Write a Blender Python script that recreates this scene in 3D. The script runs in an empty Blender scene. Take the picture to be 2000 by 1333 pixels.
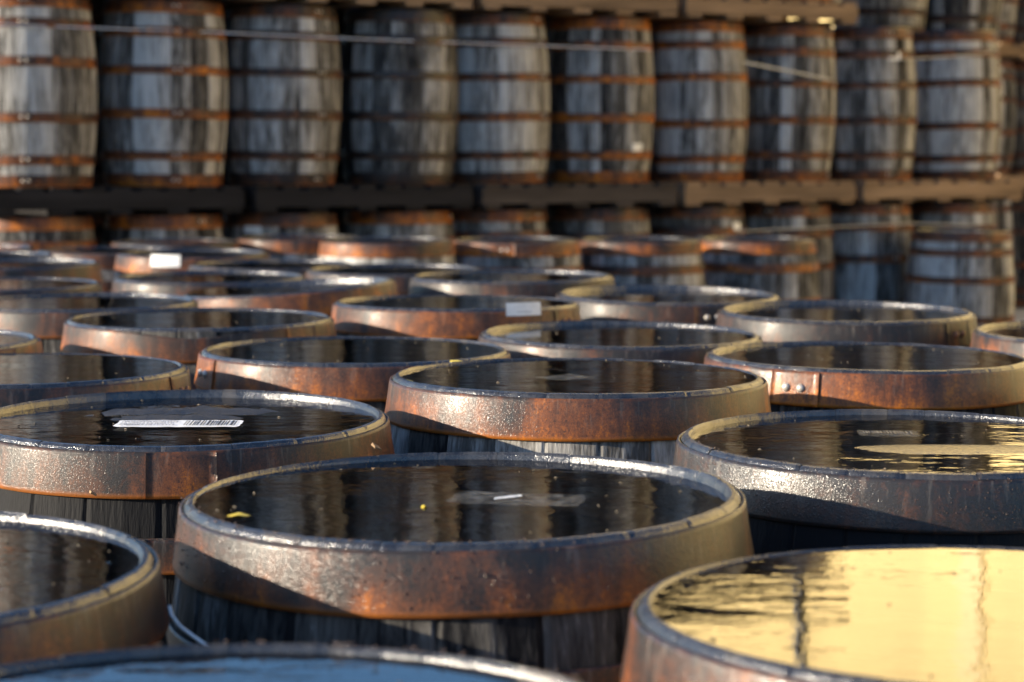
import bpy, math, random
from mathutils import Vector, Matrix
rad = math.radians
scene = bpy.context.scene
COL = scene.collection

# ------------------------------------------------------------------ camera
cd = bpy.data.cameras.new('camera'); cam = bpy.data.objects.new('camera', cd); COL.objects.link(cam)
CAMZ = 1.25
cam.location = (0, 0, CAMZ)
cam.rotation_euler = (rad(90 - 5.026), 0, 0)
cd.sensor_width = 36.0; cd.lens = 75.0; cd.clip_start = 0.05; cd.clip_end = 5000
cd.dof.use_dof = True; cd.dof.focus_distance = 2.75; cd.dof.aperture_fstop = 6.3
cd.dof.aperture_blades = 0
scene.camera = cam

# ------------------------------------------------------------------ sky, sun, exposure
SUN_EL, SUN_AZ = rad(14.0), math.atan2(-0.978, -0.21)       # azimuth measured from +Y towards +X
w = bpy.data.worlds.new('World'); scene.world = w; w.use_nodes = True
wn = w.node_tree.nodes; bg = wn['Background']
sky = wn.new('ShaderNodeTexSky'); sky.sky_type = 'NISHITA'; sky.sun_disc = False
sky.sun_elevation = SUN_EL; sky.sun_rotation = SUN_AZ % (2 * math.pi)
sky.altitude = 50; sky.air_density = 1.0; sky.dust_density = 1.0; sky.ozone_density = 5.0
w.node_tree.links.new(sky.outputs[0], bg.inputs[0]); bg.inputs[1].default_value = 0.118
sl = bpy.data.lights.new('sun', 'SUN'); sl.energy = 5.0; sl.angle = rad(0.55); sl.color = (1.0, 0.87, 0.68)
so = bpy.data.objects.new('sun', sl); COL.objects.link(so)
tosun = Vector((math.sin(SUN_AZ) * math.cos(SUN_EL), math.cos(SUN_AZ) * math.cos(SUN_EL), math.sin(SUN_EL)))
so.rotation_euler = tosun.to_track_quat('Z', 'Y').to_euler(); so.location = (-20, -5, 12)
vs = scene.view_settings; vs.view_transform = 'Standard'; vs.look = 'None'; vs.gamma = 1.0
vs.use_curve_mapping = False; vs.exposure = 1.35

# ------------------------------------------------------------------ material helpers
class NT:
    def __init__(s, name):
        s.m = bpy.data.materials.new(name); s.m.use_nodes = True
        s.t = s.m.node_tree; s.n = s.t.nodes; s.b = s.n['Principled BSDF']; s.out = s.n['Material Output']
    def lk(s, a, b): s.t.links.new(a, b)
    def node(s, typ, **kw):
        n = s.n.new('ShaderNode' + typ)
        for k, v in kw.items(): setattr(n, k, v)
        return n
    def put(s, sock, v):
        if hasattr(v, 'is_linked') or hasattr(v, 'links'): s.lk(v, sock)
        else: sock.default_value = v
    def math(s, op, a, b=0.0, clamp=False):
        n = s.node('Math', operation=op, use_clamp=clamp); s.put(n.inputs[0], a); s.put(n.inputs[1], b); return n.outputs[0]
    def mix(s, f, a, b, mode='MIX'):
        n = s.node('MixRGB', blend_type=mode); s.put(n.inputs[0], f)
        for i, v in ((1, a), (2, b)):
            s.put(n.inputs[i], v if not isinstance(v, tuple) else (*v, 1.0)[:4])
        return n.outputs[0]
    def ramp(s, f, lo, hi):
        n = s.node('MapRange', clamp=True); s.put(n.inputs[0], f); n.inputs[1].default_value = lo; n.inputs[2].default_value = hi
        return n.outputs[0]
    def noise(s, vec, scale, detail=4.0, rough=0.55, dist=0.0):
        n = s.node('TexNoise'); s.lk(vec, n.inputs['Vector']); n.inputs['Scale'].default_value = scale
        n.inputs['Detail'].default_value = detail; n.inputs['Roughness'].default_value = rough; n.inputs['Distortion'].default_value = dist
        return n.outputs['Fac']
    def coords(s, scale=(1, 1, 1), rnd=True):
        tc = s.node('TexCoord'); v = tc.outputs['Object']
        if rnd:
            oi = s.node('ObjectInfo'); a = s.node('VectorMath', operation='SCALE')
            cx = s.node('CombineXYZ'); s.lk(oi.outputs['Random'], cx.inputs[0]); s.lk(s.math('MULTIPLY', oi.outputs['Random'], 0.37), cx.inputs[1]); s.lk(s.math('MULTIPLY', oi.outputs['Random'], 0.71), cx.inputs[2])
            s.lk(cx.outputs[0], a.inputs[0]); a.inputs['Scale'].default_value = 61.0
            b = s.node('VectorMath', operation='ADD'); s.lk(v, b.inputs[0]); s.lk(a.outputs[0], b.inputs[1]); v = b.outputs[0]
        return v
    def scaled(s, v, sc):
        n = s.node('VectorMath', operation='MULTIPLY'); s.lk(v, n.inputs[0]); n.inputs[1].default_value = sc; return n.outputs[0]
    def bump(s, h, strength, dist=0.002, normal=None):
        n = s.node('Bump'); s.put(n.inputs['Height'], h); n.inputs['Strength'].default_value = strength; n.inputs['Distance'].default_value = dist
        if normal: s.lk(normal, n.inputs['Normal'])
        return n.outputs[0]

def wood_stave():
    M = NT('weathered_oak_stave'); v = M.coords()
    oi = M.node('ObjectInfo'); sc = M.node('SeparateColor'); M.lk(oi.outputs['Color'], sc.inputs[0])
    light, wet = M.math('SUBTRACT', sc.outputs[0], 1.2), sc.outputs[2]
    grain = M.noise(M.scaled(v, (1, 1, 0.035)), 210, 3, 0.6)
    streak = M.noise(M.scaled(v, (1, 1, 0.14)), 44, 4, 0.6, 0.4)
    blot = M.noise(M.scaled(v, (1, 1, 0.30)), 8.5, 5, 0.62, 0.3)
    rnd = M.math('MULTIPLY', M.math('SUBTRACT', M.math('FRACT', M.math('MULTIPLY', oi.outputs['Random'], 17.3)), 0.5), 0.80)
    val = M.math('ADD', M.math('MULTIPLY', M.math('SUBTRACT', streak, 0.5), 1.7), M.math('MULTIPLY', M.math('SUBTRACT', blot, 0.5), 1.7))
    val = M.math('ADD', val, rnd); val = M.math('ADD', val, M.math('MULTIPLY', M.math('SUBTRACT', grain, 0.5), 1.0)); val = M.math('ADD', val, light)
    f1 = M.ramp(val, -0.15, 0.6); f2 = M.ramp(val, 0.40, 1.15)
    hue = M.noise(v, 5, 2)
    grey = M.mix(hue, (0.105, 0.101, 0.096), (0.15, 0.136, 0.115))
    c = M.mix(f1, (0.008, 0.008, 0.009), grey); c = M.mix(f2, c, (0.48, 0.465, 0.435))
    M.lk(c, M.b.inputs['Base Color'])
    M.lk(M.math('SUBTRACT', 0.75, M.math('MULTIPLY', wet, 0.15)), M.b.inputs['Roughness'])
    M.b.inputs['Specular IOR Level'].default_value = 0.12
    M.lk(M.bump(M.math('ADD', grain, M.math('MULTIPLY', streak, 0.7)), 0.55, 0.0022), M.b.inputs['Normal'])
    return M.m

def wood_rim():
    M = NT('wet_stave_end'); v = M.coords()
    a = M.noise(v, 60, 5, 0.65); b = M.noise(v, 420, 3, 0.6); g = M.noise(v, 9, 3)
    c = M.mix(M.ramp(a, 0.35, 0.7), (0.012, 0.012, 0.014), (0.050, 0.048, 0.046))
    c = M.mix(M.ramp(g, 0.55, 0.75), c, (0.10, 0.082, 0.06))
    M.lk(c, M.b.inputs['Base Color']); M.b.inputs['Specular IOR Level'].default_value = 0.9
    M.lk(M.math('ADD', 0.06, M.math('MULTIPLY', a, 0.26)), M.b.inputs['Roughness'])
    M.lk(M.bump(M.math('ADD', a, M.math('MULTIPLY', b, 0.6)), 0.6, 0.0022), M.b.inputs['Normal'])
    return M.m

def head_wood():
    M = NT('blackened_head_board'); v = M.coords(); t = M.coords(rnd=False)
    g = M.noise(M.scaled(v, (1, 0.05, 1)), 190, 3); a = M.noise(v, 14, 4, 0.6)
    c = M.mix(M.ramp(a, 0.42, 0.75), (0.010, 0.0085, 0.0075), (0.055, 0.046, 0.037))
    c = M.mix(M.math('MULTIPLY', M.ramp(g, 0.52, 0.75), 0.5), c, (0.10, 0.085, 0.07))
    M.lk(c, M.b.inputs['Base Color']); M.lk(M.math('ADD', 0.25, M.math('MULTIPLY', a, 0.4)), M.b.inputs['Roughness'])
    M.b.inputs['Specular IOR Level'].default_value = 0.35
    M.lk(M.bump(M.math('ADD', M.math('ADD', g, a), M.noise(v, 320, 3)), 0.9, 0.0025), M.b.inputs['Normal'])
    return M.m

def rusty_hoop():
    M = NT('rusty_hoop_steel'); v = M.coords()
    at = M.node('Attribute'); at.attribute_name = 'hv'; hv = at.outputs['Fac']
    oi = M.node('ObjectInfo'); sc = M.node('SeparateColor'); M.lk(oi.outputs['Color'], sc.inputs[0])
    rust, wet = sc.outputs[1], sc.outputs[2]
    drip = M.noise(M.scaled(v, (1, 1, 0.22)), 30, 5, 0.6)
    blot = M.noise(v, 9, 5, 0.6, 0.3); fine = M.noise(v, 240, 4, 0.65); mic = M.noise(v, 900, 2, 0.6)
    low = M.math('SUBTRACT', 1.0, hv)
    k = M.math('ADD', M.math('ADD', M.math('MULTIPLY', M.math('SUBTRACT', drip, 0.5), 2.4), M.math('MULTIPLY', M.math('SUBTRACT', blot, 0.5), 3.0)), M.math('MULTIPLY', M.math('SUBTRACT', low, 0.5), 0.55))
    k = M.math('ADD', M.math('ADD', k, M.math('SUBTRACT', M.math('MULTIPLY', rust, 1.35), 0.38)), M.math('MULTIPLY', M.math('SUBTRACT', fine, 0.5), 1.3))
    gran = M.noise(v, 620, 3, 0.7); k = M.math('ADD', k, M.math('MULTIPLY', M.math('SUBTRACT', gran, 0.5), 1.1))
    c = M.mix(M.ramp(k, -0.1, 0.45), (0.020, 0.017, 0.016), (0.085, 0.034, 0.018))
    c = M.mix(M.ramp(k, 0.4, 0.95), c, (0.19, 0.060, 0.020))
    c = M.mix(M.ramp(k, 0.9, 1.45), c, (0.47, 0.140, 0.010))
    pale = M.math('MULTIPLY', M.ramp(M.noise(M.scaled(v, (1, 1, 0.4)), 16, 6, 0.7), 0.56, 0.75), M.ramp(hv, 0.15, 0.8))
    c = M.mix(M.math('MULTIPLY', pale, 0.18), c, (0.22, 0.175, 0.135))
    pat = M.noise(v, 75, 6, 0.68, 0.6); c = M.mix(M.math('MULTIPLY', M.ramp(pat, 0.53, 0.60), 0.55), c, M.mix(blot, (0.030, 0.020, 0.016), (0.085, 0.030, 0.015)))
    run = M.noise(M.scaled(v, (1, 1, 0.10)), 95, 4, 0.65); c = M.mix(M.math('MULTIPLY', M.ramp(run, 0.56, 0.66), M.math('MULTIPLY', M.ramp(hv, 0.02, 0.9), 0.22)), c, (0.27, 0.225, 0.185))
    run2 = M.noise(M.scaled(v, (1, 1, 0.12)), 60, 5, 0.7); c = M.mix(M.math('MULTIPLY', M.ramp(run2, 0.57, 0.65), 0.5), c, (0.045, 0.024, 0.016))
    pit = M.noise(v, 230, 3, 0.6); c = M.mix(M.math('MULTIPLY', M.ramp(pit, 0.60, 0.68), 0.6), c, (0.016, 0.013, 0.012))
    edge = M.math('MULTIPLY', M.ramp(hv, 0.13, 0.0), rust, clamp=True)
    c = M.mix(M.math('MULTIPLY', edge, 0.85), c, (0.50, 0.155, 0.012))
    M.lk(c, M.b.inputs['Base Color']); M.b.inputs['Metallic'].default_value = 0.0
    r = M.math('ADD', M.math('SUBTRACT', 0.60, M.math('MULTIPLY', wet, 0.10)), M.math('MULTIPLY', M.math('SUBTRACT', blot, 0.5), 0.35))
    M.lk(r, M.b.inputs['Roughness']); M.b.inputs['Specular IOR Level'].default_value = 0.22
    n = M.bump(M.math('ADD', M.math('MULTIPLY', drip, 0.6), fine), 0.22, 0.0012)
    drops = M.noise(v, 520, 1, 0.5)
    cn = M.bump(M.ramp(drops, 0.45, 0.8), 0.7, 0.0005, n); M.lk(cn, M.b.inputs['Coat Normal'])
    M.lk(M.math('MULTIPLY', wet, 0.7), M.b.inputs['Coat Weight']); M.b.inputs['Coat Roughness'].default_value = 0.19; M.b.inputs['Coat IOR'].default_value = 1.5
    M.lk(M.bump(mic, 0.6, 0.0005, n), M.b.inputs['Normal'])
    return M.m

def rain_water():
    M = NT('rain_water'); tc = M.node('TexCoord'); geo = M.node('NewGeometry')
    v = M.scaled(geo.outputs['Position'], (0.62, 1.1, 1))
    n1 = M.noise(v, 34, 2, 0.5, 0.5); n2 = M.noise(v, 120, 2, 0.5); n3 = M.noise(v, 9, 2)
    h = M.math('MULTIPLY', M.math('ADD', n1, M.math('MULTIPLY', n2, 0.30)), M.ramp(n3, 0.3, 0.75))
    nb = M.bump(h, 0.125, 0.005)
    gl = M.node('BsdfGlossy'); gl.inputs['Roughness'].default_value = 0.012; gl.inputs['Color'].default_value = (1, 1, 1, 1); M.lk(nb, gl.inputs['Normal'])
    tr = M.node('BsdfTransparent'); tr.inputs['Color'].default_value = (0.62, 0.50, 0.36, 1)
    fr = M.node('Fresnel'); fr.inputs['IOR'].default_value = 1.68; M.lk(nb, fr.inputs['Normal'])
    mx = M.node('MixShader'); M.lk(fr.outputs[0], mx.inputs[0]); M.lk(tr.outputs[0], mx.inputs[1]); M.lk(gl.outputs[0], mx.inputs[2])
    M.lk(mx.outputs[0], M.out.inputs['Surface']); M.n.remove(M.b)
    return M.m

def simple(name, col, rough=0.6, metal=0.0, var=0.25, scale=30, bump=0.2, spec=0.5, rnd=True, aniso=(1, 1, 1)):
    M = NT(name); v = M.scaled(M.coords(rnd=rnd), aniso); a = M.noise(v, scale, 5, 0.6)
    d = tuple(x * (1 - var) for x in col); l = tuple(min(1, x * (1 + var)) for x in col)
    M.lk(M.mix(M.ramp(a, 0.3, 0.7), d, l), M.b.inputs['Base Color'])
    M.b.inputs['Roughness'].default_value = rough; M.b.inputs['Metallic'].default_value = metal; M.b.inputs['Specular IOR Level'].default_value = spec
    if bump: M.lk(M.bump(a, bump, 0.003), M.b.inputs['Normal'])
    return M.m

WOOD, RIM, HEAD, HOOP, WATER = wood_stave(), wood_rim(), head_wood(), rusty_hoop(), rain_water()
RIVET = simple('worn_rivet_steel', (0.42, 0.38, 0.33), 0.42, 0.35, 0.35, 120, 0.3)
RUSTRIVET = simple('rusted_rivet', (0.22, 0.09, 0.04), 0.55, 0.1, 0.35, 120, 0.3)
PAPER = simple('white_paper_label', (0.80, 0.79, 0.76), 0.55, 0, 0.10, 60, 0.15)
WETPAPER = simple('soaked_paper_label', (0.55, 0.52, 0.46), 0.4, 0, 0.5, 70, 0.15)
def ghost(m):
    t = m.node_tree; tc = t.nodes.new('ShaderNodeTexCoord'); n = t.nodes.new('ShaderNodeTexNoise'); n.inputs['Scale'].default_value = 60; n.inputs['Detail'].default_value = 4
    mr = t.nodes.new('ShaderNodeMapRange'); mr.inputs[1].default_value = 0.35; mr.inputs[2].default_value = 0.7; mr.inputs[3].default_value = 0.02; mr.inputs[4].default_value = 0.20
    t.links.new(tc.outputs['Object'], n.inputs['Vector']); t.links.new(n.outputs['Fac'], mr.inputs[0]); t.links.new(mr.outputs[0], t.nodes['Principled BSDF'].inputs['Alpha'])
ghost(WETPAPER)
INK = simple('printing_ink', (0.035, 0.033, 0.035), 0.5, 0, 0.3, 90, 0)
PALEINK = simple('faded_ink', (0.20, 0.20, 0.23), 0.6, 0, 0.3, 90, 0)
STRAP = simple('pale_blue_polyester_strap', (0.46, 0.50, 0.58), 0.45, 0, 0.2, 50, 0.1)
TANSTRAP = simple('grey_strap', (0.42, 0.40, 0.36), 0.5, 0, 0.2, 50, 0.1)
LEAF = simple('yellow_leaf', (0.62, 0.46, 0.04), 0.5, 0, 0.3, 90, 0.2)
BEAM = simple('dark_pallet_timber', (0.018, 0.0165, 0.0165), 0.85, 0, 0.55, 9, 0.5, spec=0.12, aniso=(0.12, 1, 1))
BEAM2 = simple('brown_pallet_timber', (0.25, 0.165, 0.098), 0.85, 0, 0.45, 9, 0.5, spec=0.15, aniso=(0.12, 1, 1))
BEAM3 = simple('greyed_pallet_timber', (0.06, 0.048, 0.04), 0.85, 0, 0.5, 9, 0.5, spec=0.15, aniso=(0.12, 1, 1))
GROUND = simple('yard_ground', (0.075, 0.07, 0.065), 0.8, 0, 0.35, 3, 0.6, rnd=False)
OCHRE = simple('ochre_render', (0.76, 0.575, 0.245), 0.7, 0, 0.10, 1.2, 0.2, rnd=False, aniso=(1, 1, 0.15))
WHITE = simple('white_paint', (0.82, 0.81, 0.78), 0.4, 0, 0.06, 8, 0.05, rnd=False)
CREAM = simple('cream_paint', (0.78, 0.60, 0.29), 0.5, 0, 0.06, 8, 0.05, rnd=False)
SLATE = simple('slate_roof', (0.12, 0.125, 0.14), 0.6, 0, 0.3, 20, 0.3, rnd=False)
SPECK = simple('bark_specks', (0.10, 0.075, 0.045), 0.7, 0, 0.5, 300, 0)
RIDGE = simple('wet_head_ridge', (0.030, 0.024, 0.018), 0.16, 0, 0.5, 130, 0.5, spec=1.0)
DROP = simple('rain_drop', (0.10, 0.06, 0.04), 0.10, 0, 0.1, 60, 0, spec=1.0)

# ------------------------------------------------------------------ object helpers
def mesh(name, V, Fc, mats, mi=None, smooth=True):
    m = bpy.data.meshes.new(name); m.from_pydata(V, [], Fc)
    for x in (mats if isinstance(mats, (list, tuple)) else [mats]): m.materials.append(x)
    if mi: m.polygons.foreach_set('material_index', mi)
    m.polygons.foreach_set('use_smooth', [bool(smooth)] * len(Fc)); m.update()
    return m
def obj(name, data, parent=None, color=None):
    o = bpy.data.objects.new(name, data); COL.objects.link(o)
    if parent: o.parent = parent
    if color: o.color = color
    return o
def tag(o, label, cat, group=None):
    o['label'] = label; o['category'] = cat
    if group: o['group'] = group
    return o
def box_data(x0, x1, y0, y1, z0, z1, jit=0.0, rng=random):
    V = [(x + rng.uniform(-jit, jit), y + rng.uniform(-jit, jit), z + rng.uniform(-jit, jit)) for z in (z0, z1) for y in (y0, y1) for x in (x0, x1)]
    return V, [(0, 2, 3, 1), (4, 5, 7, 6), (0, 1, 5, 4), (2, 6, 7, 3), (0, 4, 6, 2), (1, 3, 7, 5)]

# ------------------------------------------------------------------ barrel templates
H, RT, RB = 0.90, 0.2805, 0.318           # height, wood radius at the ends and at the bilge
def R(z):
    t = abs(z - H / 2) / (H / 2)
    return RB - (RB - RT) * t ** 1.9
HEAD_Z = H - 0.017
def stave_mesh(a0, a1, dh, rng):
    zs = [0.0, 0.10, 0.22, 0.34, 0.45, 0.56, 0.68, 0.80, H - 0.0065 + dh]
    prof = [(R(z), z, 1) for z in zs]                                   # outside, groove depth flag
    top = H + dh
    prof += [(RT - 0.0010, top - 0.0032, 0), (RT - 0.0036, top - 0.0006, 0), (RT - 0.0080, top + 0.0002, 0), (RT - 0.0105, H - 0.003, 0), (RT - 0.0170, H - 0.020, 0), (RT - 0.024, H - 0.07, 0), (RB - 0.032, 0.45, 0), (RT - 0.03, 0.0, 0)]
    no = len(zs); da = a1 - a0; gap = 0.0007
    cols = [(a0 + gap, 0.0022), (a0 + da * 0.07, 0.0), (a0 + da * 0.5, -0.0004), (a0 + da * 0.93, 0.0), (a1 - gap, 0.0022)]
    V, Fc, MI = [], [], []
    n = len(prof)
    for (a, dep) in cols:
        for j, (r, z, o) in enumerate(prof):
            rr = r - (dep if j < no - 1 else dep * 0.35 if j <= no + 2 else 0)
            V.append((rr * math.cos(a), rr * math.sin(a), z - (dep * 0.22 if no <= j <= no + 2 else 0)))
    for c in range(len(cols) - 1):
        for j in range(n):
            k = (j + 1) % n
            Fc.append((c * n + j, (c + 1) * n + j, (c + 1) * n + k, c * n + k)); MI.append(1 if no - 1 <= j <= no + 5 else 0)
    Fc.append(tuple(range(n - 1, -1, -1))); Fc.append(tuple((len(cols) - 1) * n + j for j in range(n))); MI += [0, 0]
    m = mesh('stave', V, Fc, [WOOD, RIM], MI, smooth=False)
    return m
def hoop_mesh(zc, wd, dent=None, seg=112, lap=True):
    z0, z1 = zc - wd / 2, zc + wd / 2; off = 0.0012; th = 0.0032
    V, Fc, hv = [], [], []
    prof = [(0, off, 0.0), (0, off + th, 0.0), (0.08, off + th + 0.0006, 0.08), (0.5, off + th, 0.5), (0.92, off + th + 0.0006, 0.92), (1, off + th, 1.0), (1, off, 1.0)]
    n = len(prof)
    wob = random.Random(int(zc * 977)); ph = [wob.uniform(0, 6.28) for _ in range(4)]
    for i in range(seg):
        a = 2 * math.pi * i / seg
        dz = 0.0010 * math.sin(3 * a + ph[0]) + 0.0007 * math.sin(7 * a + ph[1]); dr = 0.0005 * math.sin(5 * a + ph[2])
        dd = 0
        if dent:
            q = (a - dent[0] + math.pi) % (2 * math.pi) - math.pi
            dd = dent[2] * math.exp(-(q / dent[1]) ** 2)
        for (t, ro, h) in prof:
            z = z0 + t * wd
            rr = R(min(max(z, 0), H)) + ro + dr + dd * 0.35 * t
            V.append((rr * math.cos(a), rr * math.sin(a), z + dz * (1 if 0.1 < z < H - 0.1 else 0.35) - dd * (0.35 + 0.65 * t))); hv.append(h)
    for i in range(seg):
        k = (i + 1) % seg
        for j in range(n):
            l = (j + 1) % n; Fc.append((i * n + j, k * n + j, k * n + l, i * n + l))
    if lap:                                                             # the riveted overlap
        b = len(V); ns = 8; e = th
        for i in range(ns + 1):
            a = -0.06 + 0.30 * i / ns
            for (t, ro, h) in prof:
                z = z0 + (0.015 + 0.97 * t) * wd
                rr = R(min(max(z, 0), H)) + ro + e * (0.98 if i else 0.75)
                V.append((rr * math.cos(a), rr * math.sin(a), z)); hv.append(h)
        for i in range(ns):
            for j in range(n):
                l = (j + 1) % n; Fc.append((b + i * n + j, b + (i + 1) * n + j, b + (i + 1) * n + l, b + i * n + l))
        Fc.append(tuple(b + j for j in range(n - 1, -1, -1))); Fc.append(tuple(b + ns * n + j for j in range(n)))
    m = mesh('hoop', V, Fc, HOOP, smooth=False)
    at = m.attributes.new('hv', 'FLOAT', 'POINT'); at.data.foreach_set('value', hv)
    m.polygons.foreach_set('use_smooth', [False] * len(Fc))
    for p in m.polygons:
        p.use_smooth = len(p.vertices) == 4
    return m
def rivet_mesh(mat):
    V, Fc = [], []; ns = 10
    rings = [(0.0078, 0.0), (0.0074, 0.0022), (0.0052, 0.0044), (0.0022, 0.0056)]
    for (r, x) in rings:
        for i in range(ns): a = 2 * math.pi * i / ns; V.append((x, r * math.cos(a), r * math.sin(a)))
    for k in range(len(rings) - 1):
        for i in range(ns): j = (i + 1) % ns; Fc.append((k * ns + i, k * ns + j, (k + 1) * ns + j, (k + 1) * ns + i))
    Fc.append(tuple(range(3 * ns, 4 * ns)))
    return mesh('rivet', V, Fc, mat)
RIV, RRIV = rivet_mesh(RIVET), rivet_mesh(RUSTRIVET)
def board_mesh(x0, x1, rr, z, bulge, rng, fine=False):
    """one head board: a strip of the round head between x0 and x1"""
    n = 41 if fine else 7; V, Fc = [], []; nz = 0.0011 if fine else 0.0
    g = 0.0016; dz = rng.uniform(-0.0011, 0.0011)
    xs = [x0 + g, (x0 + x1) / 2, x1 - g]
    for lev in (0, -0.018):
        for xi in xs:
            yy = math.sqrt(max(rr * rr - min(xi * xi, rr * rr), 1e-8))
            for j in range(n):
                y = -yy + 2 * yy * j / (n - 1)
                q = (xi * xi + y * y) / rr ** 2
                e = 0.0007 if xi != xs[1] else 0
                V.append((xi, y, z + lev + (dz - e + bulge * (1 - q) + rng.uniform(-nz, nz) if lev == 0 else 0)))
    A = lambda l, c, j: l * 3 * n + c * n + j
    for c in range(2):
        for j in range(n - 1):
            Fc.append((A(0, c, j), A(0, c + 1, j), A(0, c + 1, j + 1), A(0, c, j + 1)))
            Fc.append((A(1, c, j + 1), A(1, c + 1, j + 1), A(1, c + 1, j), A(1, c, j)))
    for j in range(n - 1):
        Fc.append((A(0, 0, j + 1), A(1, 0, j + 1), A(1, 0, j), A(0, 0, j))); Fc.append((A(0, 2, j), A(1, 2, j), A(1, 2, j + 1), A(0, 2, j + 1)))
    return mesh('head_board', V, Fc, HEAD, smooth=False)
def head_boards(seed, bulge=0.0, z=HEAD_Z):
    rng = random.Random(seed); rr = RT - 0.0160
    cuts = [-rr]
    while cuts[-1] < rr - 0.05: cuts.append(cuts[-1] + rng.uniform(0.06, 0.10))
    cuts[-1] = rr
    if len(cuts) > 2 and cuts[-1] - cuts[-2] < 0.03: cuts.pop(-2)
    return [board_mesh(a, b, rr, z, bulge, rng, bulge > 0 or z != HEAD_Z) for a, b in zip(cuts, cuts[1:])]
HOOPZ = [(0.029, 0.056), (0.128, 0.044), (0.325, 0.044), (0.585, 0.044), (0.764, 0.044), (H - 0.0350, 0.058)]
HOOPS = [hoop_mesh(z, wd) for z, wd in HOOPZ]
HOOPZ2 = [(0.031, 0.060), (0.150, 0.042), (0.352, 0.046), (0.560, 0.040), (0.742, 0.046), (H - 0.0370, 0.062)]
HOOPS2 = [hoop_mesh(z, wd) for z, wd in HOOPZ2]
def template(seed):
    rng = random.Random(seed); ws = [rng.uniform(0.7, 1.35) for _ in range(25)]; t = sum(ws); a = 0; st = []
    for x in ws:
        d = 2 * math.pi * x / t; st.append(stave_mesh(a, a + d, rng.uniform(-0.0007, 0.0007), rng)); a += d
    return {'staves': st, 'boards': head_boards(seed + 5)}
TPL = [template(s) for s in (11, 23, 37, 51)]
def water_mesh():
    n = 72; V = [(0, 0, 0)]; r = RT - 0.0102
    for i in range(n): a = 2 * math.pi * i / n; V.append((r * math.cos(a), r * math.sin(a), 0))
    return mesh('rainwater', V, [(0, 1 + i, 1 + (i + 1) % n) for i in range(n)], WATER)
WATERM = water_mesh()

LEV = {}
def barrel(name, label, base, top=None, zs=1.0, tilt=0.0, roll=0.0, spin=0.0, tpl=0, col=(0.4, 0.4, 0.3, 1), group=None,
           water=None, rivets='chime', boards=None, hoop_swap=None, bright_rivets=True, xy=1.0):
    """tilt: degrees leaning towards the camera, roll: degrees leaning right. top: the middle of the rim, else base is given"""
    col = (col[0] + 1.2, col[1], col[2], 1.0)      # stored with an offset: object colours cannot be negative
    if top is not None and abs(roll) < 3: tilt *= 0.55; roll *= 0.7
    ax = Vector((math.sin(rad(roll)), -math.sin(rad(tilt)), 1)).normalized()
    q = Vector((0, 0, 1)).rotation_difference(ax).to_matrix().to_4x4() @ Matrix.Rotation(spin, 4, 'Z')
    if top is not None:
        zs = top[2] / (H * ax.z)
        base = Vector(top) - ax * (H * zs)
    r = obj(name, None); r.empty_display_size = 0.2
    r.matrix_basis = Matrix.Translation(base) @ q @ Matrix.Diagonal((xy, xy, zs, 1))
    tag(r, label, 'barrel', group)
    T = TPL[tpl]
    for m in T['staves']: obj('stave', m, r, col)
    alt = top is None and int(abs(base.x) * 7919 + base.z * 31) % 2
    for k, m in enumerate(HOOPS2 if alt else HOOPS):
        if hoop_swap and k in hoop_swap: m = hoop_swap[k]
        h = obj('hoop', m, r, col)
        if rivets == 'all' or (rivets == 'chime' and k in (4, 5)):
            z = (HOOPZ2 if alt else HOOPZ)[k][0]
            for a in (0.045, 0.135):
                v = obj('rivet', RIV if bright_rivets else RRIV, h)
                rr = R(z) + 0.0072
                v.location = (rr * math.cos(a), rr * math.sin(a), z + 0.001); v.rotation_euler = (0, 0, a)
    for m in (boards or T['boards']): obj('head_board', m, r, col)
    if water is not None:
        tot = math.acos(max(-1, min(1, ax.z))); lev = 0.2755 * math.sin(tot) + (0.0014 if water < 0.02 else -0.006 if water < 0.03 else 0.0055)
        LEV[r.name] = lev * ax.z
        wo = obj('rainwater', WATERM, r)
        inv = q.inverted().to_3x3().to_4x4()
        wo.matrix_basis = Matrix.Translation((0, 0, H - lev / zs)) @ Matrix.Diagonal((1, 1, 1 / zs, 1)) @ inv
    return r

# ------------------------------------------------------------------ ground
g = mesh('yard_ground', [(-400, -200, 0), (400, -200, 0), (400, 800, 0), (-400, 800, 0)], [(0, 1, 2, 3)], GROUND)
o = obj('yard_ground', g); o['kind'] = 'structure'

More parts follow.
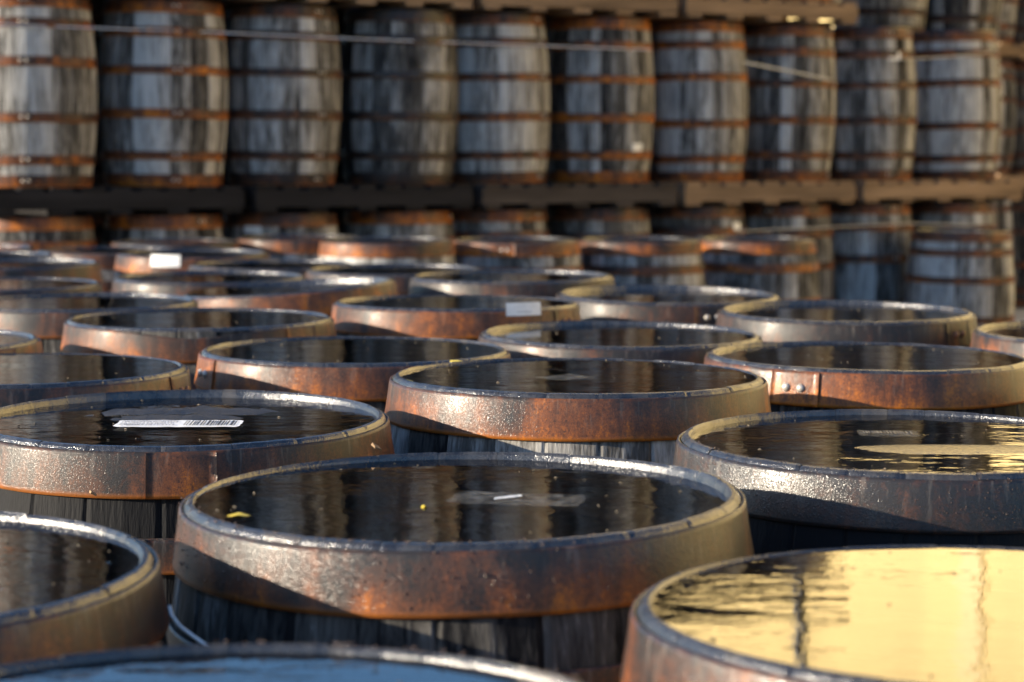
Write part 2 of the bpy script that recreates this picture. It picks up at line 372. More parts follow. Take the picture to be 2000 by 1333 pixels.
# ------------------------------------------------------------------ warehouse behind the stacks (seen mirrored in the water, warms the casks' right sides)
def warehouse():
    A, B = Vector((0.9, 27.0, 0)), Vector((16.1, 0.0, 0)); L = (B - A).length; u = (B - A) / L
    r = obj('warehouse', None); r.location = A; r.rotation_euler = (0, 0, math.atan2(u.y, u.x))
    tag(r, 'tall ochre warehouse behind the stacks, mirrored golden in the front right barrel', 'building')
    Ht, D = 9.0, 10.0
    V, Fc = [], []; n = int(L / 0.20)                                     # vertical ribs in the cladding
    for i in range(n + 1):
        x = L * i / n; y = 0.0
        V += [(x, y, 0), (x, y, Ht)]
    for i in range(n): Fc.append((2 * i, 2 * i + 2, 2 * i + 3, 2 * i + 1))
    obj('wall', mesh('wall', V, Fc, OCHRE, smooth=False), r)
    V, Fc = box_data(0, L, 0.05, D, 0, Ht - 0.01); obj('rear_wall', mesh('rear_wall', V, Fc, OCHRE, smooth=False), r)
    V = [(-0.3, -0.4, Ht), (L + 0.3, -0.4, Ht), (L + 0.3, D / 2, Ht + 2.6), (-0.3, D / 2, Ht + 2.6), (L + 0.3, D + 0.4, Ht), (-0.3, D + 0.4, Ht)]
    V += [(x, y, z + 0.15) for x, y, z in V]
    Fc = [(0, 1, 2, 3), (3, 2, 4, 5), (6, 9, 8, 7), (9, 11, 10, 8), (0, 6, 7, 1), (5, 4, 10, 11), (0, 3, 9, 6), (3, 5, 11, 9), (1, 7, 8, 2), (2, 8, 10, 4)]
    obj('roof', mesh('roof', V, Fc, SLATE, smooth=False), r)
    V = [(0, 0, Ht), (0, D, Ht), (0, D / 2, Ht + 2.5), (L, 0, Ht), (L, D, Ht), (L, D / 2, Ht + 2.5)]
    obj('gable', mesh('gable', V, [(0, 1, 2), (3, 5, 4)], OCHRE, smooth=False), r)
    for x, wd_, mt in ((0.2, 0.3, CREAM), (4.6, 0.07, SLATE), (7.2, 0.3, CREAM), (15.5, 0.3, CREAM)):
        V, Fc = box_data(x, x + wd_, -0.035 if mt is CREAM else -0.09, -0.02, 0, Ht - 0.05); obj('downpipe', mesh('downpipe', V, Fc, mt, smooth=False), r)
    V, Fc = box_data(10.2, 13.2, -0.10, -0.045, 0, 3.6); d = obj('door', mesh('door', V, Fc, SLATE, smooth=False), r)
warehouse()

# ------------------------------------------------------------------ the stack at the back
SU = Vector((math.cos(rad(31.4)), math.sin(rad(31.4)), 0)); SV = Vector((-SU.y, SU.x, 0))     # along the stack, and into it
def px2x(px, Y): return (px - 1000) / 4167.0 * Y
FRONT = []
for e in (190, 443, 668, 893, 1076, 1275, 1460, 1628, 1785, 1948):       # right hand edges read off the picture
    X = 0.0
    for _ in range(30):
        Y = 10.35 + 0.61 * (X + 2.32); X = px2x(e, Y) - 0.315
    FRONT.append(Vector((X, Y, 0)))
Z2, Z3 = 1.09, 2.13
rs = random.Random(5)
ORD = ['first', 'second', 'third', 'fourth', 'fifth', 'sixth', 'seventh', 'eighth', 'ninth', 'tenth']
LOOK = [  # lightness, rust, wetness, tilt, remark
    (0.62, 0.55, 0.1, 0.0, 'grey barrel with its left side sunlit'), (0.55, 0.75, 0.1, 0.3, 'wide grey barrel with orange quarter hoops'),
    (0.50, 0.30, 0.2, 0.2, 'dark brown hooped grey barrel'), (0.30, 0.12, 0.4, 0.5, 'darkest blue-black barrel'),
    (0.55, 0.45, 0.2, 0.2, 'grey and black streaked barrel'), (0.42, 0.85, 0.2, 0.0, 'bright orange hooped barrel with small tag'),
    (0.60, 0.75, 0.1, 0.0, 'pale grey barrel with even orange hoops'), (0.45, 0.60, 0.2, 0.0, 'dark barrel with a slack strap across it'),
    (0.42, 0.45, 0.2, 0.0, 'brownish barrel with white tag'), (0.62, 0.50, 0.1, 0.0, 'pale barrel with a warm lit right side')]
for i, p in enumerate(FRONT):
    li, ru, we, ti, rem = LOOK[i]
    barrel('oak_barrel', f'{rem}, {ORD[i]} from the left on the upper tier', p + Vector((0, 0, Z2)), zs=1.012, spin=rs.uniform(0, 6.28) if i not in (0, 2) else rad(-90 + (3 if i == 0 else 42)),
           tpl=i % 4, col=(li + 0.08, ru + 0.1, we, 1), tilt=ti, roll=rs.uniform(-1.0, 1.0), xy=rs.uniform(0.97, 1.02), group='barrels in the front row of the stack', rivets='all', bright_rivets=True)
LOWREM = ['barrel with a sunlit patch at its left', 'barrel with orange rusted top hoops', 'barrel with white sticker', 'shadowed barrel', 'brown barrel', 'grey barrel with glinting hoop',
          'almost black barrel', 'brown barrel with a strap across', 'blue-grey barrel seen almost whole', 'dark barrel behind a lone barrel']
for i, p in enumerate(FRONT):
    barrel('oak_barrel', f'{LOWREM[i]}, {ORD[i]} from the left in the bottom tier', p, zs=0.955 / H, spin=rs.uniform(0, 6.28), tpl=(i + 1) % 4,
           col=(rs.uniform(0.35, 0.65), rs.uniform(0.5, 0.95), 0.2, 1), group='barrels in the bottom tier of the stack', rivets='all')
for i, p in enumerate(FRONT[:8]):
    barrel('oak_barrel', 'oak barrel on the third tier of the stack, above the picture, mirrored in the water', p + Vector((0, 0, Z3)), zs=1.012, spin=rs.uniform(0, 6.28), tpl=(i + 2) % 4,
           col=(rs.uniform(0.5, 0.8), rs.uniform(0.3, 0.8), 0.1, 1), group='barrels of the third tier above the frame', rivets=None)
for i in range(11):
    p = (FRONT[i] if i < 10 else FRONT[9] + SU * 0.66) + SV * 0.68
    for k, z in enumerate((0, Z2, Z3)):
        lab = 'barrel in the second row behind the stack front, shade painted into the lower tiers'; grp = 'barrels of the second row in the stack'
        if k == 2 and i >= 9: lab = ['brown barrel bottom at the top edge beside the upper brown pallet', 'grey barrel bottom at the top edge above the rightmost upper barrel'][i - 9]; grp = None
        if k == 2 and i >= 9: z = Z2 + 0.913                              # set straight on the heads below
        barrel('oak_barrel', lab, p + Vector((0, 0, z)), zs=(0.955 / H if k == 0 else 1.012), spin=rs.uniform(0, 6.28), tpl=(i + k) % 4, col=(rs.uniform(0.0, 0.2) if k < 2 else 0.45, rs.uniform(0.1, 0.4), 0.2, 1), group=grp, rivets=None)  # lower tiers get darker wood, painting in the shade of the gaps
FAR = [Vector((3.75, 17.35, 0)), Vector((4.22, 17.75, 0)), Vector((4.72, 18.2, 0))]
for i, p in enumerate(FAR):
    for k, z in enumerate((0, Z2, Z3)):
        t = ('bottom', 'middle', 'top')[k]
        lab = f'distant barrel of the far stack, {t} tier, {("hidden left", "", "outermost right")[i]} one' if i != 1 else f'distant small barrel at the right edge, {t} tier of the far stack'
        barrel('oak_barrel', lab, p + Vector((0, 0, z)), zs=(0.955 / H if k == 0 else 1.012), spin=rs.uniform(0, 6.28), tpl=(i + k) % 4, col=(rs.uniform(0.45, 0.6), rs.uniform(0.3, 0.7), 0.2, 1),
               group='barrels of the far stack' , rivets=None)

def pallet(label, p0, p1, z0, z1, mat, depth=1.40, front=-0.335, group='pallets between the tiers'):
    d = (p1 - p0); L = d.length; u = d / L
    r = obj('wooden_pallet', None); r.location = p0 + Vector((0, 0, z0)); r.rotation_euler = (0, 0, math.atan2(u.y, u.x)); tag(r, label, 'pallet', group)
    h = z1 - z0; rng = random.Random(int(p0.x * 1000) + int(z0 * 77))
    for y in (front, front + depth * 0.5 - 0.05, front + depth - 0.1):
        V, Fc = box_data(0.01, L - 0.01, y, y + 0.095, 0.024, h - 0.024, 0.003, rng); obj('bearer', mesh('bearer', V, Fc, mat, smooth=False), r)
    n = 9
    for i in range(n):
        x = L * (i + 0.5) / n; b = rng.uniform(0.045, 0.058); f = front + rng.uniform(-0.012, 0.012)
        V, Fc = box_data(x - b, x + b, f, front + depth, h - 0.022, h - 0.001, 0.0015, rng); obj('deck_board', mesh('deck_board', V, Fc, mat, smooth=False), r)
        if i % 2 == 0:
            V, Fc = box_data(x - b, x + b, f, front + depth, 0.001, 0.022, 0.0015, rng); obj('bottom_board', mesh('bottom_board', V, Fc, mat, smooth=False), r)
    return r
def mid(i): return (FRONT[i] + FRONT[i + 1]) / 2
ends = [FRONT[0] - SU * 0.34, mid(1), mid(3), mid(5), mid(7), FRONT[9] + SU * 0.34]
nm = ['leftmost', 'second', 'third', 'fourth', 'rightmost']
for k in range(5):
    a, b = ends[k], ends[k + 1]; u = (b - a).normalized()
    pallet(f'{["dark timber","dark timber","weathered dark","brown timber","brown timber"][k]} pallet under the upper tier of barrels, {nm[k]} of the row', a + u * 0.02, b - u * 0.02, 0.9585, Z2 - 0.001, BEAM if k < 2 else BEAM3 if k == 2 else BEAM2)
for k in range(4):
    a, b = ends[k], ends[k + 1]; u = (b - a).normalized()
    pallet(f'pallet lying on top of the upper tier at the top edge, {nm[k] if k < 3 else "rightmost brown one"}', a + u * 0.02, b - u * 0.02, Z2 + 0.914, Z3 - 0.001, BEAM if k < 1 else BEAM2)
for k in (2, 3):
    a, b = ends[k], ends[k + 1]; u = (b - a).normalized()
    pallet('empty pallet laid on the third tier above the picture, mirrored in the golden water', a + u * 0.02, b - u * 0.02, Z3 + 0.914, Z3 + 1.05, BEAM3, group='empty pallets on the third tier')
for k, z in enumerate(((0.9585, Z2 - 0.001), (Z2 + 0.914, Z3 - 0.001))):
    pallet(f'distant pallet in the far stack at the right edge, {("lower", "upper")[k]} one', FAR[0] + Vector((-0.3, -0.25, 0)), FAR[2] + Vector((0.3, 0.25, 0)), z[0], z[1], BEAM2, depth=0.66, front=-0.33, group='pallets of the far stack')

# ------------------------------------------------------------------ the standing barrels in the foreground
def spin_for(cpx, rpx, px): return rad(-90) + math.asin(max(-1, min(1, (px - cpx) / rpx))) - 0.09
BULGED = head_boards(91, 0.0122)
SHALLOW = head_boards(92, 0.0, H - 0.0140)
DENT = hoop_mesh(*HOOPZ[5], dent=(rad(-90 + 8), 0.34, 0.016))
FG = [  # label, (x, y, z of the rim's middle), tilt, roll, spin, template, (lightness, rust, wet), depth of water below the rim, extras
    ('large sharp brown hooped barrel full of dark water in the front middle', (-.05, 2.15, .907), .9, -1.0, rad(35), 0, (.22, .45, .68), .0115, {'boards': SHALLOW}),
    ('barrel with a barcode label on its half dry head, at the left', (-.455, 2.91, .892), 2.0, .3, spin_for(377, 410, 440), 1, (-1.0, .58, .40), .0150, {'boards': BULGED, 'rivets': None}),
    ('black wet hooped barrel at the right edge with a gold streak on its water', (.49, 2.60, .902), 1.0, .6, rad(60), 2, (-.7, .0, 1.0), .0105, {}),
    ('barrel in sharp focus with rust streaked hoop, in the middle of the picture', (.10, 3.23, .915), -.4, .4, rad(100), 3, (.50, .68, .6), .0078, {}),
    ('barrel brimming with golden reflection in the bottom right corner', (.38, 1.65, .896), -.8, 0, rad(70), 1, (.15, .5, .8), .0085, {}),
    ('blurred barrel mirroring blue sky at the bottom left edge', (-.18, 1.26, .895), -.7, 0, rad(80), 2, (-.1, .0, .8), .0350, {}),
    ('blurred barrel cut by the left edge, lowest but one', (-.60, 1.85, .890), 1.3, 0, rad(120), 3, (-.6, .3, .8), .0115, {}),
    ('barrel with two bright rivets at the left of its hoop, left of the middle barrel', (-.29, 3.93, .890), .2, .4, spin_for(687, 302, 416), 0, (.35, .75, .5), .0090, {}),
    ('barrel whose water mirrors a white label, behind the middle barrel', (.22, 4.32, .887), 1.2, .8, rad(80), 1, (.3, .35, .5), .0115, {}),
    ('barrel with two bright rivets in sun and orange rust, at the right', (.63, 3.77, .894), 0, .8, spin_for(1696, 318, 1520), 2, (.0, .80, .55), .0095, {}),
    ('barrel with thin grey-brown hoop, farthest tall rim at the right', (.75, 4.78, .899), 1.5, .3, spin_for(1656, 251, 1840), 3, (.35, .35, .4), .0125, {'bright': False}),
    ('rusty barrel with a white printed label on its hoop', (-.13, 4.95, .907), -.9, .5, spin_for(890, 240, 1098), 0, (.60, .75, .3), .0080, {'bright': False}),
    ('barrel with a dented, bowed top hoop at the left', (-.67, 4.57, .899), .5, 0, spin_for(387, 262, 600), 1, (.45, .55, .3), .0110, {'bright': False, 'dent': True}),
    ('barrel with muddy water and wide wet rim at the left edge', (-.83, 3.55, .893), -.3, 0, spin_for(25, 342, 362), 2, (.3, .6, .6), .0100, {'bright': False}),
    ('barrel tip with orange hoop poking in at the left edge', (-1.22, 4.18, .885), .7, 0, spin_for(-213, 295, 40), 3, (.6, .7, .4), .0100, {'bright': False}),
    ('barrel behind the dented one at the left, with brown hoop', (-1.05, 5.15, .895), .9, 0, rad(90), 0, (.5, .5, .4), .0110, {}),
    ('leaning barrel whose orange hoop rises to the right', (-.60, 5.73, .894), .3, -4.0, rad(100), 1, (.45, .95, .3), .0215, {}),
    ('barrel with grey wet rim behind the leaning barrel', (-.90, 6.36, .885), 1.0, 0, rad(90), 2, (.4, .4, .4), .0120, {}),
    ('dark steel hooped barrel behind the labelled barrel', (.0, 6.00, .908), .8, -.5, rad(100), 3, (.4, .08, .4), .0120, {}),
    ('dark hooped barrel with two small rivets, right of the labelled barrel', (.40, 5.46, .892), 2.1, .8, spin_for(1298, 218, 1364), 0, (.3, .15, .4), .0130, {}),
    ('barrel with flat dark rim in the middle distance', (-.38, 6.89, .879), 1.1, 0, rad(90), 1, (.5, .3, .4), .0110, {}),
    ('barrel with a sunlit white sticker on its far hoop', (-1.21, 8.09, .876), 1.1, 0, rad(90), 2, (.5, .75, .2), .0110, {}),
    ('blurred barrel rim at the left edge below the sunlit hoops', (-1.62, 6.87, .900), 1.3, 0, rad(90), 3, (.5, .5, .3), .0120, {}),
    ('blurred barrel rim at the left edge above the brown hooped one', (-1.43, 5.91, .891), .4, 0, rad(90), 0, (.5, .4, .3), .0110, {}),
    ('blurred pale rimmed barrel between the stickered and the leaning one', (-.84, 7.45, .866), .9, 0, rad(90), 1, (.5, .45, .3), .0110, {}),
    ('barrel cut by the right edge beside the thin hooped one', (1.25, 4.42, .882), 1.4, 0, rad(80), 2, (.4, .55, .3), .0115, {}),
    ('lit barrel sliver at the right edge above the black hooped barrel', (1.15, 3.36, .868), .1, 0, rad(80), 3, (.4, .2, .8), .0100, {}),
    ('blurred barrel rim at the left edge just under the far sunlit row', (-1.97, 7.80, .880), .8, 0, rad(90), 2, (.5, .6, .3), .0110, {}),
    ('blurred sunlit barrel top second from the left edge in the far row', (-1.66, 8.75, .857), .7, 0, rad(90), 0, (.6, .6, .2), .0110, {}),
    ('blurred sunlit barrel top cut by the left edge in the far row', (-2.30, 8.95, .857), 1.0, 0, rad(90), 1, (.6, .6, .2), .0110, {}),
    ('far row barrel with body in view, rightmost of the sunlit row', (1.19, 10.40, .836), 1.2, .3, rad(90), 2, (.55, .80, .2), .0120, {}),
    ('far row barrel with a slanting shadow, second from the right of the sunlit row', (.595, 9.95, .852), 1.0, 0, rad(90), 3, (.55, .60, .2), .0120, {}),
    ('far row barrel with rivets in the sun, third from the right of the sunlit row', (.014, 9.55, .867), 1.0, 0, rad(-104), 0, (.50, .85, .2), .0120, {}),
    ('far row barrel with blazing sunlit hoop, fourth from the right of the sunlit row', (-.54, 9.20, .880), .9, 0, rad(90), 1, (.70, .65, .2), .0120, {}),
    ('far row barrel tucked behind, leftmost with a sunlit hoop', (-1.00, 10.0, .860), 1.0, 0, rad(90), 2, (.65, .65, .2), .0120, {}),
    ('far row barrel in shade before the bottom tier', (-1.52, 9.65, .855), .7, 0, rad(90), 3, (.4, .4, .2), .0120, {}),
    ('single barrel standing before the stack at the far right', (2.65, 12.6, .800), 1.0, 0, rad(90), 0, (.60, .65, .2), .0120, {}),
]
BR = []
for lab, top, ti, ro, sp, tp, c, wat, ex in FG:
    hs = {5: DENT} if ex.get('dent') else None
    if hs: hs = {5: hoop_mesh(*HOOPZ[5], dent=((rad(-90 + 5) - sp) % (2 * math.pi), 0.36, 0.013))}
    BR.append(barrel('oak_barrel', lab, None, top=top, tilt=ti, roll=ro, spin=sp, tpl=tp, col=(*c, 1), water=wat, rivets=ex.get('rivets', 'chime'), boards=ex.get('boards'), hoop_swap=hs,
                     bright_rivets=ex.get('bright', True), group='barrels standing in the yard with water on their heads'))
bpy.context.view_layer.update()

# ------------------------------------------------------------------ labels, leaves, straps and other small things
def on_water(b, px, py, dz=0.0):
    """the point of barrel b's water level lying under a picture point (used once to read positions off the photograph)"""
    z = b.matrix_world @ Vector((0, 0, H)); zz = z.z - LEV[b.name] + dz
    d = cam.matrix_world.to_3x3() if False else cam.rotation_euler.to_matrix()
    v = d @ Vector(((px - 1000) / 4167, -(py - 666.5) / 4167, -1)); t = (zz - CAMZ) / v.z
    return Vector((0, 0, CAMZ)) + v * t
def sheet(name, parent, world, rotz, sx, sy, mat, th=0.0006, skew=0.0, jit=0.0, tiltm=None):
    nx, ny = 18, 8; V, Fc = [], []; rng = random.Random(int(sx * 1e5) + int(sy * 1e4))
    for j in range(ny + 1):
        for i in range(nx + 1):
            x, y = sx * (i / nx - 0.5), sy * (j / ny - 0.5); e = i in (0, nx) or j in (0, ny); cor = (i in (0, nx)) and (j in (0, ny))
            if e: x += rng.uniform(-1, 1) * jit * 0.5 - (jit * 2.2 * (1 if x > 0 else -1) if cor else 0); y += rng.uniform(-1, 1) * jit * 0.5
            V.append((x + skew * y, y, th + (abs(x) * 0.004 + rng.uniform(0, 1) * 0.0005 if jit else 0)))
    for j in range(ny):
        for i in range(nx): a = j * (nx + 1) + i; Fc.append((a, a + 1, a + nx + 2, a + nx + 1))
    o = obj(name, mesh(name, V, Fc, mat, smooth=False))
    o.matrix_world = Matrix.Translation(world) @ (tiltm or Matrix.Identity(4)) @ Matrix.Rotation(rotz, 4, 'Z')
    if parent: o.parent = parent; o.matrix_parent_inverse = parent.matrix_world.inverted()
    return o
def barcode(parent, x0, x1, y0, y1, z, seed, mat=INK):
    rng = random.Random(seed); V, Fc = [], []; x = x0
    while x < x1:
        wd = rng.choice((0.0012, 0.002, 0.0034)); b = len(V); V += [(x, y0, z), (x + wd, y0, z), (x + wd, y1, z), (x, y1, z)]; Fc.append((b, b + 1, b + 2, b + 3)); x += wd + rng.choice((0.0014, 0.002, 0.0032))
    o = obj('barcode', mesh('barcode', V, Fc, mat, smooth=False), parent); return o
def text_lines(parent, rows, z, mat=PALEINK):
    V, Fc = [], []
    for (x0, x1, y, h, seed) in rows:
        rng = random.Random(seed); x = x0
        while x < x1:
            wd = rng.uniform(0.0012, 0.003); b = len(V); V += [(x, y, z), (x + wd, y, z), (x + wd, y + h, z), (x, y + h, z)]; Fc.append((b, b + 1, b + 2, b + 3)); x += wd + rng.choice((0.0007, 0.0007, 0.0025))
    return obj('print', mesh('print', V, Fc, mat, smooth=False), parent)

b = BR[1]                                                                 # barcode label on the dry patch of the bulged head
hm = b.matrix_world.to_quaternion().to_matrix().to_4x4() @ Matrix.Rotation(-spin_for(377, 410, 440), 4, 'Z')
p = on_water(b, 350, 829, 0.0020)
lb = sheet('paper_label', b, p, rad(1), 0.168, 0.062, PAPER, tiltm=hm, jit=0.0024); lb['label'] = 'wet white barcode label stuck on the barrel head'
barcode(lb, 0.008, 0.078, -0.020, 0.024, 0.0019, 4); text_lines(lb, [(-0.078, -0.005, y, 0.004, i) for i, y in enumerate((-0.02, -0.012, -0.004, 0.006, 0.014, 0.021))], 0.0019)
b = BR[0]
p = on_water(b, 1010, 976, 0.0004); lb = sheet('paper_label', b, p, rad(-12), 0.135, 0.075, WETPAPER, 0.0004, jit=0.004); lb['label'] = 'sunken paper label under the water'
p = on_water(b, 992, 973, 0.0012); lb = sheet('torn_paper', b, p, rad(35), 0.034, 0.011, PAPER, 0.0008, skew=0.7, jit=0.002); lb['label'] = 'torn white scrap of the label above the water'
b = BR[3]; p = on_water(b, 1105, 738, 0.0004); lb = sheet('paper_label', b, p, rad(40), 0.075, 0.065, WETPAPER, 0.0004, jit=0.002); lb['label'] = 'sunken square label turned on its corner'
b = BR[2]; p = on_water(b, 1735, 848, 0.0004); lb = sheet('paper_label', b, p, rad(-4), 0.075, 0.060, WETPAPER, 0.0004, jit=0.002); barcode(lb, -0.03, 0.03, 0.0, 0.025, 0.0007, 8); lb['label'] = 'sunken barcode label under the water'

def hoop_label(b, px, py, w_, h_, mat=PAPER, prints=True, zc=None, name='paper_label'):
    """a label bent round a hoop or the staves, facing the camera at the given picture point"""
    inv = b.matrix_world.inverted(); d = cam.rotation_euler.to_matrix() @ Vector(((px - 1000) / 4167, -(py - 666.5) / 4167, -1))
    o3, d3 = inv @ Vector((0, 0, CAMZ)), inv.to_3x3() @ d
    rr = RT + 0.006
    for _ in range(8):
        A = d3.x ** 2 + d3.y ** 2; Bq = o3.x * d3.x + o3.y * d3.y; C = o3.x ** 2 + o3.y ** 2 - rr * rr
        disc = Bq * Bq - A * C; t = (-Bq - math.sqrt(max(disc, 0))) / A; q = o3 + d3 * t
        rr = R(min(max(q.z, 0), H)) + 0.0068
    a = math.atan2(q.y, q.x); V, Fc = [], []; n = 8; zt = q.z if zc is None else zc
    for i in range(n + 1):
        aa = a + (i / n - 0.5) * w_ / rr
        for z in (zt - h_ / 2, zt + h_ / 2):
            r2 = R(min(max(z, 0), H)) + 0.0066; V.append((r2 * math.cos(aa), r2 * math.sin(aa), z))
    for i in range(n): Fc.append((2 * i, 2 * i + 2, 2 * i + 3, 2 * i + 1))
    lo = obj(name, mesh(name, V, Fc, mat), b)
    if prints:
        V, Fc = [], []
        for k, (u0, u1) in enumerate(((0.30, 0.36), (0.38, 0.47), (0.49, 0.57), (0.60, 0.70))):
            for y0 in (0.25, 0.45, 0.66):
                bb = len(V)
                for uu, yy in ((u0, y0), (u1, y0), (u1, y0 + 0.09), (u0, y0 + 0.09)):
                    aa = a + (uu - 0.5) * w_ / rr; z = zt + (yy - 0.5) * h_; r2 = R(min(z, H)) + 0.0072; V.append((r2 * math.cos(aa), r2 * math.sin(aa), z))
                Fc.append((bb, bb + 1, bb + 2, bb + 3))
        obj('print', mesh('print', V, Fc, PALEINK), lo)
    return lo
hoop_label(BR[11], 1024, 604, 0.092, 0.029)['label'] = 'white printed label on the rusty hoop'
hoop_label(BR[21], 322, 510, 0.115, 0.045)['label'] = 'sunlit white sticker on the hoop'
STK = [x for x in bpy.data.objects if x.name.startswith('oak_barrel') and x.parent is None]
hoop_label(STK[5], 1245, 288, 0.078, 0.042, prints=False); hoop_label(STK[8], 1748, 110, 0.088, 0.045, prints=False)
hoop_label(STK[16], 1440, 442, 0.075, 0.04, prints=False); hoop_label(STK[12], 492, 449, 0.10, 0.035, prints=False)

def leaf(label, b, px, py, L, W, rz, dz):
    p = on_water(b, px, py, dz); pts = [(-.5, 0), (-.3, .34), (0, .5), (.3, .3), (.5, 0), (.28, -.36), (0, -.48), (-.3, -.3)]
    V = [(x * L, y * W, 0.0012 * math.cos(x * 7)) for x, y in pts] + [(0, 0, 0.002)]; V += [(x, y, z - 0.0005) for x, y, z in V]
    Fc = [(i, (i + 1) % 8, 8) for i in range(8)] + [((i + 1) % 8 + 9, i + 9, 17) for i in range(8)]
    o = obj('fallen_leaf', mesh('fallen_leaf', V, Fc, LEAF)); o.location = p; o.rotation_euler = (0, 0, rz); tag(o, label, 'leaf', 'yellow leaves afloat')
leaf('larger yellow leaf floating at the left rim of the large front barrel', BR[0], 466, 1006, 0.026, 0.018, 0.1, 0.0008)
leaf('tiny yellow leaf floating left of the sunken label on the front barrel', BR[0], 828, 990, 0.007, 0.007, 0.5, 0.0008)
leaf('small yellow leaf at the left rim of the middle barrel', BR[3], 795, 744, 0.022, 0.020, 0.2, 0.0008)
leaf('small yellow leaf at the back rim of the middle barrel', BR[3], 893, 706, 0.020, 0.030, 0.9, 0.0008)

def ribbon(name, label, pts, wd, mat, cat='strap', group='straps across the stack'):
    V, Fc = [], []; n = len(pts); th = 0.0015
    for p in pts:
        p = Vector(p)
        for dz in (-wd / 2, wd / 2):
            for dv in (-th, th): V.append(p + SV * dv + Vector((0, 0, dz)))
    for i in range(n - 1):
        a, c = 4 * i, 4 * i + 4
        for (k, l) in ((0, 1), (1, 3), (3, 2), (2, 0)): Fc.append((a + k, a + l, c + l, c + k))
    Fc += [(0, 2, 3, 1), (4 * n - 4, 4 * n - 3, 4 * n - 1, 4 * n - 2)]
    o = obj(name, mesh(name, V, Fc, mat, smooth=False)); tag(o, label, cat, group)
def at_front(px, py, off):
    """a point on the plane lying off metres before the row of stacked barrels"""
    d = cam.rotation_euler.to_matrix() @ Vector(((px - 1000) / 4167, -(py - 666.5) / 4167, -1)); o3 = Vector((0, 0, CAMZ)); q = FRONT[4] - SV * off
    t = (q - o3).dot(SV) / d.dot(SV); return o3 + d * t
ribbon('lashing_strap', 'taut pale blue strap across the upper tier at the left and middle', [at_front(x, 48 + x * 0.0375 + (2 if x > 600 else 0), 0.307) for x in (-80, 180, 440, 668, 893, 1076, 1272)], 0.006, STRAP)
ribbon('lashing_strap', 'slack grey strap sloping down over the eighth upper barrel', [at_front(x, y, 0.335) for x, y in ((1452, 122), (1500, 131), (1560, 143), (1622, 156))], 0.013, TANSTRAP)
ribbon('lashing_strap', 'thin grey strap over the tenth upper barrel at the right', [at_front(x, y, 0.32) for x, y in ((1762, 116), (1850, 112), (1942, 101))], 0.007, TANSTRAP)
ribbon('lashing_strap', 'thin brown strap along the bottom tier at the right', [at_front(x, y, 0.322) for x, y in ((1440, 452), (1600, 445), (1700, 440), (1790, 437), (1900, 441))], 0.007, TANSTRAP)

def tube(name, label, pts, r, mat, cat, group=None):
    V, Fc = [], []; ns = 6
    for p in pts:
        for i in range(ns): a = 6.2832 * i / ns; V.append((p[0] + r * math.cos(a), p[1] + 0.3 * r * math.sin(a), p[2] + r * math.sin(a)))
    for k in range(len(pts) - 1):
        for i in range(ns): j = (i + 1) % ns; Fc.append((k * ns + i, k * ns + j, (k + 1) * ns + j, (k + 1) * ns + i))
    Fc += [tuple(range(ns)), tuple(range((len(pts) - 1) * ns, len(pts) * ns))]
    o = obj(name, mesh(name, V, Fc, mat)); tag(o, label, cat, group)
def at_depth(px, py, d):
    return Vector((0, 0, CAMZ)) + cam.rotation_euler.to_matrix() @ Vector(((px - 1000) / 4167 * d, -(py - 666.5) / 4167 * d, -d))
tube('plastic_tie', 'loose pale plastic tie hanging between the front barrels at the left', [at_depth(x, y, d) for x, y, d in ((331, 1185, 1.87), (336, 1203, 1.86), (352, 1224, 1.85), (376, 1242, 1.84), (405, 1262, 1.83), (430, 1290, 1.82))], 0.0013, PAPER, 'cable tie')

def drops(b, n, seed, a0, a1, big=1.0):
    """beads of rain on the hoop and rim"""
    rng = random.Random(seed); V, Fc = [], []; inv = b.matrix_world.to_quaternion()
    spn = b['spin'] if 'spin' in b else 0
    for _ in range(n):
        aw = rng.uniform(a0, a1); r = rng.uniform(0.0005, 0.0012) * big
        top = rng.random() < 0.3; z = H + 0.001 if top else rng.uniform(H - 0.055, H - 0.002)
        rr = RT - rng.uniform(0, 0.012) if top else R(z) + 0.0048
        c = Vector((rr * math.cos(aw), rr * math.sin(aw), z)); b0 = len(V)
        for la in (-0.9, 0.0, 0.9):
            for k in range(6):
                t = 6.2832 * k / 6; V.append(c + Vector((r * math.cos(la) * math.cos(t), r * math.cos(la) * math.sin(t), r * math.sin(la))))
        for la in range(2):
            for k in range(6): j = (k + 1) % 6; Fc.append((b0 + la * 6 + k, b0 + la * 6 + j, b0 + la * 6 + 6 + j, b0 + la * 6 + 6 + k))
        Fc.append(tuple(b0 + 12 + k for k in range(6))); Fc.append(tuple(b0 + 5 - k for k in range(6)))
    o = obj('rain_beads', mesh('rain_beads', V, Fc, DROP), b); o['kind'] = 'stuff'
drops(BR[0], 300, 3, rad(-180) - rad(35), rad(-60) - rad(35)); drops(BR[5], 260, 4, rad(-20) - rad(80), rad(110) - rad(80), 1.1); drops(BR[2], 500, 6, rad(-170) - rad(60), rad(-70) - rad(60), 0.7)

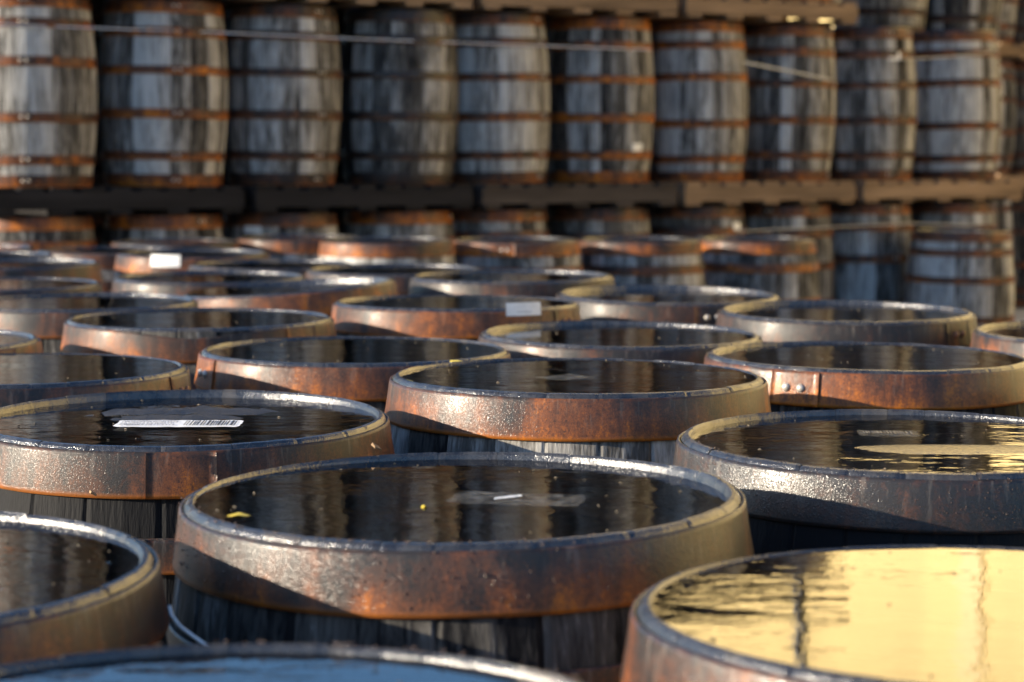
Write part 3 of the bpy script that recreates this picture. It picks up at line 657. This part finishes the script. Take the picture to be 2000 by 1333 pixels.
def litter(b, n, seed):
    """specks of bark and leaf adrift on the water, thickest by the rim"""
    rng = random.Random(seed); V, Fc = [], []; lev = LEV[b.name]; c0 = b.matrix_world @ Vector((0, 0, H)); c0.z -= lev - 0.0005
    for _ in range(n):
        a = rng.uniform(0, 6.283); q = 0.255 * rng.random() ** (0.25 if rng.random() < 0.7 else 0.6); L = rng.uniform(0.0010, 0.0034); t = rng.uniform(0, 3.14); w_ = L * rng.uniform(0.25, 0.7)
        c = c0 + Vector((q * math.cos(a), q * math.sin(a), 0)); b0 = len(V); e1 = Vector((math.cos(t), math.sin(t), 0)); e2 = Vector((-e1.y, e1.x, 0))
        V += [c + e1 * L, c + e2 * w_, c - e1 * L, c - e2 * w_, c + Vector((0, 0, L * 0.5))]; Fc += [(b0, b0 + 1, b0 + 4), (b0 + 1, b0 + 2, b0 + 4), (b0 + 2, b0 + 3, b0 + 4), (b0 + 3, b0, b0 + 4)]
    o = obj('floating_specks', mesh('floating_specks', V, Fc, SPECK, smooth=False)); o.parent = b; o.matrix_parent_inverse = b.matrix_world.inverted(); o['kind'] = 'stuff'
for k in range(0, 29): litter(BR[k], 26, 100 + k)
def gold_ridge(b, px, py, L, W):
    p = on_water(b, px, py, -0.0012); V, Fc = [(0, 0, 0.0030)], []; n = 40; rng = random.Random(3)
    for ring, hh in ((0.4, 0.0026), (0.75, 0.0018), (1.0, 0.0)):
        for i in range(n): a = 6.2832 * i / n; k = ring * (1 + 0.10 * math.sin(3 * a + 1) + 0.06 * rng.uniform(-1, 1)); V.append((L * k * math.cos(a), W * k * math.sin(a), hh))
    for i in range(n): Fc.append((0, 1 + i, 1 + (i + 1) % n))
    for g_ in range(2):
        for i in range(n): j = (i + 1) % n; Fc.append((1 + g_ * n + i, 1 + g_ * n + n + i, 1 + g_ * n + n + j, 1 + g_ * n + j))
    o = obj('wet_ridge', mesh('wet_ridge', V, Fc, RIDGE)); o.location = p; o.parent = b; o.matrix_parent_inverse = b.matrix_world.inverted()
    o['label'] = 'wet ridge of the head standing out of the water, glinting gold'
gold_ridge(BR[2], 1890, 880, 0.165, 0.050)
def chip(label, p, s):
    V, Fc = box_data(-s, s, -s * 0.5, s * 0.5, 0, s * 0.5, s * 0.25, random.Random(int(s * 1e5))); o = obj('wood_chip', mesh('wood_chip', V, Fc, BEAM2, smooth=False)); o.location = p; o.rotation_euler = (0.3, 0.4, 0.7)
    tag(o, label, 'wood chip')
chip('small dark crumb of bark on the back rim of the large front barrel', on_water(BR[0], 735, 876, 0.009), 0.006)
chip('pale splinter sticking out under the hoop of the barcode barrel', at_depth(181, 966, 2.62), 0.005)
